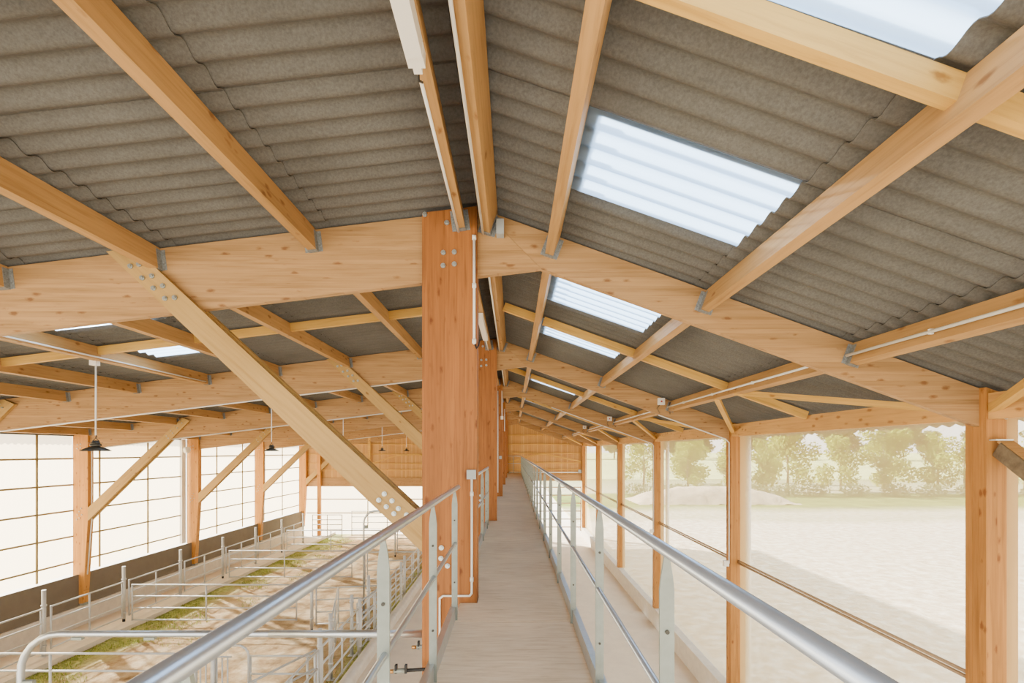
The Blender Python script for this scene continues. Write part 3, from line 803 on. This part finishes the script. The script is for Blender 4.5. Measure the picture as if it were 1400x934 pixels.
def gpost(x, y, zb, zt, label, group, foot=False):
    e = empty('gate_post', x, y, zb); tag(e, label, 'post', group)
    MB().tube([(x, y, zb + (.09 if foot else 0)), (x, y, zt)], .05, 12).build('tube', M['gate'], e)
    if foot: MB().tube([(x, y, zb), (x, y, zb + .1)], .042, 12).build('foot', M['black'], e)
    else: MB().box(x - .09, x + .09, y - .07, y + .07, zb, zb + .012).build('base_plate', M['gate'], e)
    MB().tube([(x, y, -4.12), (x, y, -4.16)], .065, 12).build('hinge_collar', M['gate'], e); MB().tube([(x, y, -5.2), (x, y, -5.24)], .062, 12).build('hinge_collar', M['gate'], e)
    return e
GY = [12.95 + 2.66 * k for k in range(-4, 7)]      # fence grid
gd = lambda k: ['nearest to the camera', 'second nearest', 'third', 'fourth', 'fifth', 'sixth', 'seventh', 'eighth', 'ninth', 'tenth', 'farthest'][k]
vis = [k for k in range(len(GY)) if GY[k] > 6]
for n_, k in enumerate(vis):
    y = GY[k]
    gpost(-12.58, y, ZB if k % 2 else ZB, -3.72, 'galvanised gate post on the feed passage edge, %s' % gd(n_), 'posts along the feed passage', foot=(k % 2 == 1))
    if n_ < len(vis) - 1:
        gate('livestock_gate', (-12.52, y + .14), (-12.52, GY[k + 1] - .14), 'galvanised four-bar gate along the feed passage, %s' % gd(n_), 'gates along the feed passage')
# right-hand fence next to the kerb
for n_, k in enumerate(vis):
    y = GY[k]
    gpost(-4.12, y, -5.62, -3.78 if k % 2 else -3.95, 'galvanised gate post beside the round kerb, %s' % gd(n_), 'posts beside the round kerb')
    if n_ < len(vis) - 1 and GY[k + 1] < 30:
        gate('livestock_gate', (-4.12, y + .12), (-4.12, GY[k + 1] - .12), 'galvanised four-bar gate beside the round kerb, %s' % gd(n_), 'gates beside the round kerb')
gate('livestock_gate', (-4.17, 10.15), (-5.25, 7.5), 'galvanised gate standing open at an angle, lower middle of the picture', None, [z + .02 for z in HT])
# cross gates over the pen
CY = [GY[k] for k in vis if k % 2 == 1]
ycross = [10.29, 15.6, 20.93, 26.25]
for n_, y in enumerate(ycross):
    gate('livestock_gate', (-12.3 if n_ else -12.4, y), (-7.0 if n_ else -6.75, y), 'wide four-bar gate crossing the pen from the left, %s row' % ['nearest', 'second', 'third', 'farthest'][n_], 'long gates crossing the pen',
         [-4.31, -4.68, -5.06, -5.44], (0, .45, 1))
    if n_:
        gpost(-6.3, y - .5, -5.62, -4.0, 'slim post with black foot in the middle of the pen, %s row' % ['nearest', 'second', 'third', 'farthest'][n_], 'posts in the middle of the pen', True)
        gate('livestock_gate', (-6.2, y - .4), (-4.3, y - .1), 'short four-bar gate between mid-pen post and kerb fence, %s row' % ['nearest', 'second', 'third', 'farthest'][n_], 'short gates crossing the pen', [-4.31, -4.68, -5.06, -5.44], (0, 1))
gate('livestock_gate', (-5.6, 10.29), (-4.25, 10.29), 'short four-bar gate right of the barred creep gate', None, [-4.36, -4.74, -5.1, -5.46], (0, .9))
# barred creep gate with round-cornered frame
e = empty('creep_gate', -6.2, 10.2, -5.6); tag(e, 'narrow gate with vertical bars and a rounded frame beside it', 'gate')
for i in range(7):
    x = -6.72 + i * .115
    MB().tube([(x, 10.2, -5.5), (x, 10.2, -4.34)], .017, 8).build('bar', M['gate'], e)
for z in (-4.34, -5.45): MB().tube([(-6.74, 10.2, z), (-5.95, 10.2, z)], .02, 8).build('rail', M['gate'], e)
arc = [(-6.3, 10.15, -5.6), (-6.3, 10.15, -4.1), (-5.78, 10.15, -4.08)] + [(-5.78 + .22 * math.sin(a), 10.15, -4.3 + .22 * math.cos(a)) for a in (.3, .8, 1.2, 1.57)] + [(-5.56, 10.15, -5.6)]
MB().tube([arc[1]] + arc[2:], .024, 10).build('round_frame', M['gate'], e)
MB().tube(arc[:2], .045, 10).build('stile', M['gate'], e)
MB().tube([(-6.85, 10.2, -5.6), (-6.85, 10.2, -4.2)], .045, 10).build('stile', M['gate'], e)
# cluster of posts by the kerb fence
for i, (x, y, zt) in enumerate(((-4.45, 13.3, -3.95), (-4.32, 14.4, -3.7), (-4.5, 11.9, -4.0), (-3.95, 17.0, -3.9))):
    gpost(x, y, -5.62, zt, ['extra gate post left of the kerb fence cluster', 'taller gate post inside the kerb fence cluster', 'low gate post closest in the kerb fence cluster', 'gate post standing on the kerb right of the cluster'][i], None)
gate('livestock_gate', (-4.5, 11.9), (-5.4, 14.9), 'galvanised gate folded back beside the kerb fence cluster', None)
gate('livestock_gate', (-4.3, 13.3), (-3.9, 16.9), 'galvanised gate standing just left of the round kerb', None, HT, (0, .35, .7, 1))
# far gates at the gable
gate('livestock_gate', (-12.3, 29.6), (-10.5, 29.6), 'small pale gate at the far gable, left of the opening', None, [-3.9, -4.2, -4.5, -4.8, -5.2], (0, .5, 1))
gate('livestock_gate', (-10.1, 30.2), (-3.4, 30.2), 'wide pale gate in front of the far gable opening', None, [-3.75, -4.1, -4.45, -4.85, -5.25], (0, .33, .66, 1))
# tall overhead passage bars
for D, lab, zt in ((4.66, 'thick round-cornered overhead bar fixed to the nearest column', -1.76), (FR[2] + .12, 'round-cornered overhead bar fixed to the third column', -1.90)):
    e = empty('overhead_bar', -4.75, D, -5.6); tag(e, lab, 'bar', 'overhead passage bars')
    r0 = .38
    pts = [(-.87, D, zt), (-4.75 + r0, D, zt)] + [(-4.75 + r0 - r0 * math.sin(a), D, zt - r0 + r0 * math.cos(a)) for a in (.25, .5, .8, 1.1, 1.35, 1.57)] + [(-4.75, D, -5.62)]
    MB().tube(pts, .031, 16).build('bent_tube', M['galv'], e)
    MB().tube([(-2.35, D, zt), (-.872, D, zt)], .036, 16).build('sleeve', M['galv'], e)
    for x in (-4.2, -3.5, -2.85): MB().box(x - .05, x + .05, D - .02, D + .02, zt - .055, zt - .03).build('clip', M['galvd'], e)
    MB().box(-4.72, -4.62, D - .02, D + .02, zt - .55, zt - .45).build('clip', M['galvd'], e)

# ------------------------------------------------------------------ pendant lamps
for n_, y in enumerate((7.35, 12.69, 18.03, 23.37, 28.71)):
    x = -6.35
    e = empty('pendant_lamp', x, y, -.02)
    tag(e, 'dark pendant lamp with dish shade hanging over the pen, %s' % ['nearest', 'second nearest', 'third', 'fourth', 'farthest'][n_], 'lamp', 'pendant lamps over the pen')
    MB().lathe(x, y, [(.188, 0), (.19, .006), (.15, .035), (.09, .062), (.05, .075), (.045, .08), (0, .08)]).lathe(x, y, [(.186, .001), (.146, .030), (.08, .056), (0, .06)]).build('shade', M['shade'], e)
    MB().lathe(x, y, [(.07, .078), (.075, .09), (.075, .105), (.05, .11), (.05, .12), (.085, .122), (.085, .128), (.045, .13), (.04, .16), (.0, .165)], 16).build('housing', M['shade'], e)
    for s in (-1, 1): MB().tube([(x + s * .07, y, .10), (x + s * .05, y, .155), (x + s * .0, y, .20)], .006, 6).build('bracket', M['shade'], e)
    MB().tube([(x, y, .2), (x + .012, y, .23), (x, y, .25)], .007, 6).build('hook', M['black'], e)
    MB().tube([(x, y, .24), (x, y, 1.30)], .011, 8).build('rod', M['pvc'], e)
    MB().box(x - .05, x + .05, y - .06, y + .02, 1.30, 1.42).build('junction_box', M['white'], e)

# ------------------------------------------------------------------ luminaires, conduits, boxes
def lum(ya, yb, lab):
    e = empty('strip_light', -.5, ya, 1.97); tag(e, lab, 'light', 'strip lights under the ridge purlin')
    xc = -.497
    MB().box(xc - .042, xc + .042, ya, yb, 1.965, 2.06).build('housing', M['white'], e)
    for y_a, y_b, w in ((yb, yb + .07, .044), (yb + .07, yb + .11, .022)):
        MB().box(xc - w, xc + w, y_a, y_b, 1.972, 2.05).build('end_cap', M['white'], e)
    MB().tube([(xc, yb + .11, 2.0), (xc - .01, yb + .17, 1.985), (xc - .005, yb + .24, 2.03)], .007, 6).build('cable', M['black'], e)
lum(1.2, 2.42, 'white strip light under the ridge purlin at the top of the picture')
lum(7.2, 8.55, 'white strip light under the ridge purlin behind the nearest column')
for b in range(6):
    ya, yb = bays[b]; ya = max(ya, -1.6)
    for x, z, nm in ((-.515, 2.062, 'left ridge purlin'), (-.288, 2.058, 'right ridge purlin')):
        if b > 2: continue
        if x < -.5:
            a = 2.7 if b == 0 else (8.85 if b == 1 else ya)
        else: a = ya
        tag(MB().tube([(x, a, z), (x, yb - .03, z)], .011, 8).build('conduit', M['pvc']), 'white conduit clipped under the %s, %s' % (nm, bayname[b]), 'conduit', 'conduits under the ridge purlins')
    e = empty('conduit', 3.15, ya, .88); tag(e, 'white conduit along the outermost right purlin, %s' % bayname[b], 'conduit', 'conduits on the outermost right purlin')
    MB().tube([(3.155, ya, .905), (3.155, yb - .03, .905)], .014, 8).build('tube', M['pvc'], e)
    y = ya + .4
    while y < yb:
        MB().box(3.145, 3.175, y, y + .02, .885, .925).build('clip', M['pvc'], e); y += 1.3

def tubes(lab, pts, r=.012, extra=(), mat='pvc'):
    e = empty('conduit', *pts[0]); tag(e, lab, 'conduit')
    MB().tube(pts, r, 8).build('tube', M[mat], e)
    for p in extra: MB().tube([(p[0], p[1], p[2] - .02), (p[0], p[1], p[2] + .02)], r * 1.5, 8).build('clip', M[mat], e)
yc = FR[0] - .016
tubes('white conduit down the upper right edge of the nearest column', [(-.368, yc, 2.02), (-.368, yc, 1.0)], .013, [(-.368, yc, 2.0), (-.368, yc, 1.55), (-.368, yc, 1.03)])
tubes('white conduit below the grey box on the nearest column', [(-.39, yc, -.26), (-.39, yc, -1.33), (-.41, yc, -1.355), (-.66, yc, -1.355), (-.69, yc, -1.38), (-.69, yc, -1.95)], .011, [(-.39, yc, -.4), (-.39, yc, -1.2)])
tag(MB().box(-.435, -.35, yc - .03, FR[0] - .002, -.26, -.175).build('junction_box', M['grey']), 'small grey box on the right edge of the nearest column', 'box')
tag(MB().tube([(-.36, yc, 1.0), (-.345, yc - .01, .96), (-.33, yc + .02, .99), (-.325, yc + .1, 1.05)], .008, 8).build('cable', M['black']), 'short black cable loop at the end of the upper column conduit', 'cable')
tubes('white conduit running down the face of the third column', [(-.49, FR[2] - .016, 1.9), (-.49, FR[2] - .016, -1.3)], .014)
tubes('short white conduit on the third column ending in a white box', [(-.36, FR[2] - .016, 1.9), (-.36, FR[2] - .016, 1.1)], .014)
tag(MB().box(-.40, -.32, FR[2] - .06, FR[2] - .004, 1.0, 1.1).build('junction_box', M['white']), 'small white box high on the third column', 'box')
tag(MB().box(-.45, -.37, FR[2] - .06, FR[2] - .004, -.25, -.15).build('junction_box', M['grey']), 'small grey box low on the third column', 'box')
tubes('white conduit running down the fourth column', [(-.38, FR[3] - .016, 1.8), (-.38, FR[3] - .016, .85)], .015)
for k in (1, 2, 3):
    D = FR[k]
    lab = ORD[k]
    e = empty('junction_box', 3.03, D + .07, .97); tag(e, 'white square junction box with red dot on the %s right rafter' % lab, 'box', 'junction boxes on the right rafters')
    MB().box(2.96, 3.10, D + .012, D + .068, .95, 1.09).build('box', M['white'], e)
    MB().tube([(3.03, D + .012, 1.02), (3.03, D + .004, 1.02)], .02, 8).build('dot', M['red'], e)
    MB().tube([(3.0, D + .05, .95), (2.95, D + .04, .88), (3.0, D + .05, .78)], .012, 6).tube([(3.22, D + .05, 1.0), (3.18, D + .03, .9), (3.22, D + .05, .76)], .012, 6).build('cable', M['bark'], e)
    if k == 3: continue
    f = lambda x: zr(x) - .362 - .02
    tubes('white conduit under the %s right rafter and down its post' % lab, [(1.2 if k == 2 else 2.98, D + .05, f(1.2 if k == 2 else 2.98)), (4.36, D + .05, f(4.36)), (4.42, D + .03, f(4.4) - .06), (4.42, D + .03, -2.30 if k == 1 else -2.55)], .013)
    z0_ = -2.35 if k == 1 else -2.58
    tag(MB().box(4.30, 4.40, D - .02, D + .06, z0_, z0_ + .11).build('switch_box', M['white']), 'small white switch box on the %s right wall post' % lab, 'box', 'switch boxes on the right posts')
tubes('white conduit down the fourth right wall post', [(4.42, FR[3] + .03, .1), (4.42, FR[3] + .03, -2.4)], .015)
for k in (2, 4):
    D = FR[k]
    tubes('white conduit along the bottom of the %s left rafter and down the wall post' % ORD[k],
          [(-1.0, D + .105, zl(-1.0) - .652), (-13.2, D + .105, zl(-13.2) - .652), (-13.37, D + .105, zl(-13.2) - .75), (-13.37, D + .105, -2.2), (-13.5, D + .1, -3.9)], .018)
tubes('white conduit along the bottom of the second left rafter', [(-1.0, FR[1] + .105, zl(-1.0) - .650), (-12.5, FR[1] + .105, zl(-12.5) - .650)], .014)
tubes('white conduit clipped along the fifth left purlin beside the nearest pendant lamp', [(-6.235, 4.8, 1.41), (-6.235, 9.8, 1.41)], .012)
# electrical fitting at the ridge on the nearest rafter
tag(MB().box(-.16, -.09, FR[0] - .03, FR[0] + .068, 2.03, 2.17).build('junction_box', M['grey']), 'small grey fitting beside the ridge purlin end at the nearest rafter', 'box')
# drinking nozzles on hoses
for i, (x, y, z) in enumerate(((-1.08, 4.45, -2.02), (-.98, 5.0, -2.02))):
    e = empty('water_nozzle', x, y, z); tag(e, ['black hose nozzle with brass tip, lower of the two by the column', 'black hose nozzle with brass tip, upper and farther of the two'][i], 'nozzle', 'nozzles left of the nearest column')
    MB().tube([(-.70, y, z + .02), (x + .08, y, z)], .016, 10).build('hose', M['black'], e)
    MB().tube([(x + .08, y, z), (x - .02, y, z - .005)], .022, 10).build('valve', M['galvd'], e)
    for dx in (0, .09): MB().box(x - .01 + dx, x + .01 + dx, y - .02, y + .02, z - .02, z + .055).build('clamp', M['black'], e)
    MB().tube([(x - .02, y, z - .005), (x - .07, y, z - .008)], .018, 10).build('tip', M['brass'], e)
# steel strut shoe on the right post
e = empty('steel_bracket', 4.55, 4.5, .1); tag(e, 'galvanised channel bracket with timber strut on the rightmost post', 'bracket')
p0, p1 = Vector((4.57, 4.50, .02)), Vector((4.50, 3.5, -.72))
oriented('channel', M['bronze'], p0, p1, .15, .14, parent=e)
oriented('timber', M['purl'], p0 + Vector((0, 0, .075)), p1 + Vector((0, 0, .075)), .12, .03, parent=e)
oriented('top_plate', M['galv'], Vector((4.46, 4.50, .105)), Vector((4.62, 4.50, .105)), .07, .012, parent=e)

# ------------------------------------------------------------------ outdoors
struct(MB().box(4.85, 400, -120, 400, -5.72, -5.56).build('ground_right', M['field'], origin=(4.85, 0, -5.56)))
def rot_field():
    # the strip pattern runs along the object's y: turn the texture by turning the slab
    pass
struct(MB().box(-400, -13.99, -120, 400, -5.9, -5.7).build('ground_left', plain('pale_ground', (226, 214, 194), .95, 0, .4, .1)))
struct(MB().box(-13.99, 4.85, YEND + 6, 400, -5.9, -5.72).build('ground_far', plain('pale_yard', (226, 214, 194), .95, 0, .4, .1)))
struct(MB().box(-13.99, -3.95, YEND + 1.5, YEND + 6, -5.9, -5.72).build('ground_yard', plain('pale_yard_near', (226, 214, 194), .95, 0, .4, .1)))
def crown(mb, c, R, n, s):
    for i in range(n):
        d = Vector((random.gauss(0, 1), random.gauss(0, 1), random.gauss(0, 1))).normalized() * (random.random() ** .4)
        p = Vector(c) + Vector((d.x * R[0], d.y * R[1], d.z * R[2]))
        a = Vector((random.gauss(0, 1), random.gauss(0, 1), random.gauss(0, 1))).normalized(); b = a.cross(Vector((.3, .5, .8))).normalized()
        q = s * random.uniform(.6, 1.3); i0 = len(mb.v)
        mb.v += [tuple(p + a * q), tuple(p + b * q), tuple(p - a * q), tuple(p - b * q)]
        mb.face([i0, i0 + 1, i0 + 2, i0 + 3])
def make_tree(hh, w, mat, n=1500, s=.16):
    e = empty('field_tree', 0, 0, 0)
    tr = MB().tube([(0, 0, 0), (.1, 0, hh * .3), (-.1, .1, hh * .6), (0, 0, hh * .9)], [.16, .12, .08, .02], 7)
    for i in range(7):
        a = random.uniform(0, 6.28); z = hh * random.uniform(.22, .65); l = w * random.uniform(.5, .9)
        tr.tube([(0, 0, z), (math.cos(a) * l * .5, math.sin(a) * l * .5, z + l * .35), (math.cos(a) * l, math.sin(a) * l, z + l * .9)], [.07, .05, .015], 5)
    tr.build('trunk', M['bark'], e)
    m = MB()
    for i in range(11):
        a = random.uniform(0, 6.28); rr = w * random.uniform(.1, .75); z = hh * random.uniform(.16, .88)
        crown(m, (math.cos(a) * rr, math.sin(a) * rr, z), (w * .42, w * .42, hh * .14), n // 11, s)
    m.build('crown', mat, e)
    e.location.z = 0
    return e
protos = [make_tree(8.6, 3.4, M['leaf'], 3600, .15), make_tree(8, 2.6, M['leaf'], 2400, .14), make_tree(9, 3.4, M['leafd'], 3600, .26)]
spots = [(0, 38, 67), (1, 33.5, 64), (0, 46, 68), (1, 50.5, 66), (0, 54, 70), (1, 58, 66), (0, 62.5, 67), (1, 29, 66), (0, 26, 72), (1, 68, 66), (0, 21, 78), (1, 74, 70),
         (0, 30, 82), (1, 45, 84)]
tl_ = ['spreading pale tree with a leaning trunk left of the right net middle', 'thin pale sapling beside the second right post', 'round yellow-green tree in the middle of the large right net',
       'slender tree just right of the round yellow-green tree', 'bushy yellow-green tree in a clump in the right net', 'small tree in the clump near the right post', 'tree with bare trunk next to the rightmost post',
       'thin tree seen right beside the second wall post', 'leafy tree behind the third net bay', 'tree hidden behind the rightmost post', 'leafy tree at the left of the third net bay', 'farthest right tree beyond the picture edge',
       'tree standing behind the hedge line in the third net bay', 'pale tree behind the row in the middle of the large net']
used = set()
for i, (p, x, y) in enumerate(spots):
    if p not in used:
        o = protos[p]; used.add(p); o['label'] = tl_[i]
    else: o = copy_tree(protos[p], (0, 0, 0), tl_[i])
    o.location = (x, y, H - 5.56); o.rotation_euler.z = random.uniform(0, 6)
    s = random.uniform(.85, 1.15); o.scale = (s, s, s)
    o['category'] = 'tree'; o['group'] = 'trees along the field edge'
fi = 0
for i in range(15):
    x = 24 + i * 17 + random.uniform(-1, 1); y = 196 - i * 1.2 + random.uniform(-6, 6)
    o = protos[2] if fi == 0 else copy_tree(protos[2], (0, 0, 0), None)
    fi += 1
    o['label'] = 'hazy dark tree in the distant wood on the horizon'; o['category'] = 'tree'; o['group'] = 'trees of the distant wood'
    o.location = (x, y, H - 3.4); s = random.uniform(1.4, 1.8); o.scale = (s * 1.4, s * 1.4, s * 1.0); o.rotation_euler.z = random.uniform(0, 6)
# bushes of the hedge line
bl = ['low bush left of the tree row', 'rounded low bush in the hedge line', 'wide low bush in the hedge line']
for i in range(16):
    x = 16 + i * 4.4 + random.uniform(-.8, .8); y = 59.5 + random.uniform(-.5, .5)
    m = MB(); crown(m, (x, y, -5.56 + .75), (2.0, 1.0, .9), 420, .12)
    o = m.build('hedge_bush', M['leafd'])
    tag(o, 'low pale bush growing in the hedge line at the field edge', 'bush', 'bushes of the hedge line')
# rising meadow in the distance
mb = MB(); n1, n2 = 40, 10
for j in range(n2 + 1):
    for i in range(n1 + 1):
        x = 5 + 395 * i / n1; v = j / n2; y = 95 + 200 * v
        z = 4.5 * v ** .8 + .6 * mnoise.noise((x * .02, y * .02, 1))
        mb.v.append((x, y, -5.6 + max(-.2, z)))
for j in range(n2):
    for i in range(n1):
        a = j * (n1 + 1) + i; mb.face([a, a + 1, a + n1 + 2, a + n1 + 1], True)
struct(mb.build('ground_rise', plain('meadow', (186, 188, 118), .95, 0, .15, .2)))
# earth mound in the field
mb = MB(); n1, n2 = 40, 12
for j in range(n2 + 1):
    for i in range(n1 + 1):
        u = i / n1; v = j / n2
        x = 13 + 17 * u; y = 50 + 7 * v
        z = 1.7 * math.sin(math.pi * u) ** .5 * math.sin(math.pi * v) + .25 * mnoise.noise((x, y, 0))
        mb.v.append((x, y, -5.58 + max(0, z)))
for j in range(n2):
    for i in range(n1):
        a = j * (n1 + 1) + i; mb.face([a, a + 1, a + n1 + 2, a + n1 + 1], True)
tag(mb.build('earth_mound', plain('mound_soil', (190, 168, 136), .95, 0, 1.2, .2)), 'long low mound of brown soil in the field behind the third net bay', 'mound')

# ------------------------------------------------------------------ light
w = bpy.data.worlds.new('World'); bpy.context.scene.world = w; w.use_nodes = True
nt = w.node_tree
for n in list(nt.nodes): nt.nodes.remove(n)
out = nt.nodes.new('ShaderNodeOutputWorld'); bg = nt.nodes.new('ShaderNodeBackground')
tc = nt.nodes.new('ShaderNodeTexCoord'); sep = nt.nodes.new('ShaderNodeSeparateXYZ')
L(nt, tc.outputs['Generated'], sep.inputs[0])
r = ramp(nt, sep.outputs[2], [(0, (1.0, .93, .80, 1)), (.14, (1, .97, .91, 1)), (.6, (.78, .89, 1.0, 1))])
L(nt, r.outputs[0], bg.inputs[0]); bg.inputs[1].default_value = 2.1
L(nt, bg.outputs[0], out.inputs[0])
sun = bpy.data.lights.new('Sun', 'SUN'); sun.energy = 17.0; sun.angle = math.radians(1.2); sun.color = (1, .95, .86)
so = bpy.data.objects.new('Sun', sun); C.objects.link(so)
el = math.radians(29); az = Vector((-.78, .62, 0)).normalized()
dirv = Vector((az.x * math.cos(el), az.y * math.cos(el), math.sin(el)))
so.rotation_euler = dirv.to_track_quat('Z', 'Y').to_euler()
so.location = (-30, 30, 30)

# ------------------------------------------------------------------ camera
cam = bpy.data.cameras.new('Camera'); co = bpy.data.objects.new('Camera', cam); C.objects.link(co)
co.location = (0, 0, H); co.rotation_euler = (math.radians(90), 0, 0)
cam.sensor_width = 36; cam.lens = 661 / 1400 * 36
cam.shift_x = -2 / 1400; cam.shift_y = 150 / 1400
cam.clip_start = .05; cam.clip_end = 1000
bpy.context.scene.camera = co
sc = bpy.context.scene
sc.view_settings.view_transform = 'AgX'; sc.view_settings.look = 'None'
sc.view_settings.exposure = 1.22
sc.cycles.max_bounces = 10; sc.cycles.diffuse_bounces = 6; sc.cycles.transparent_max_bounces = 16
sc.cycles.sample_clamp_indirect = 6
for o in bpy.data.objects:
    if '_o' in o: del o['_o']
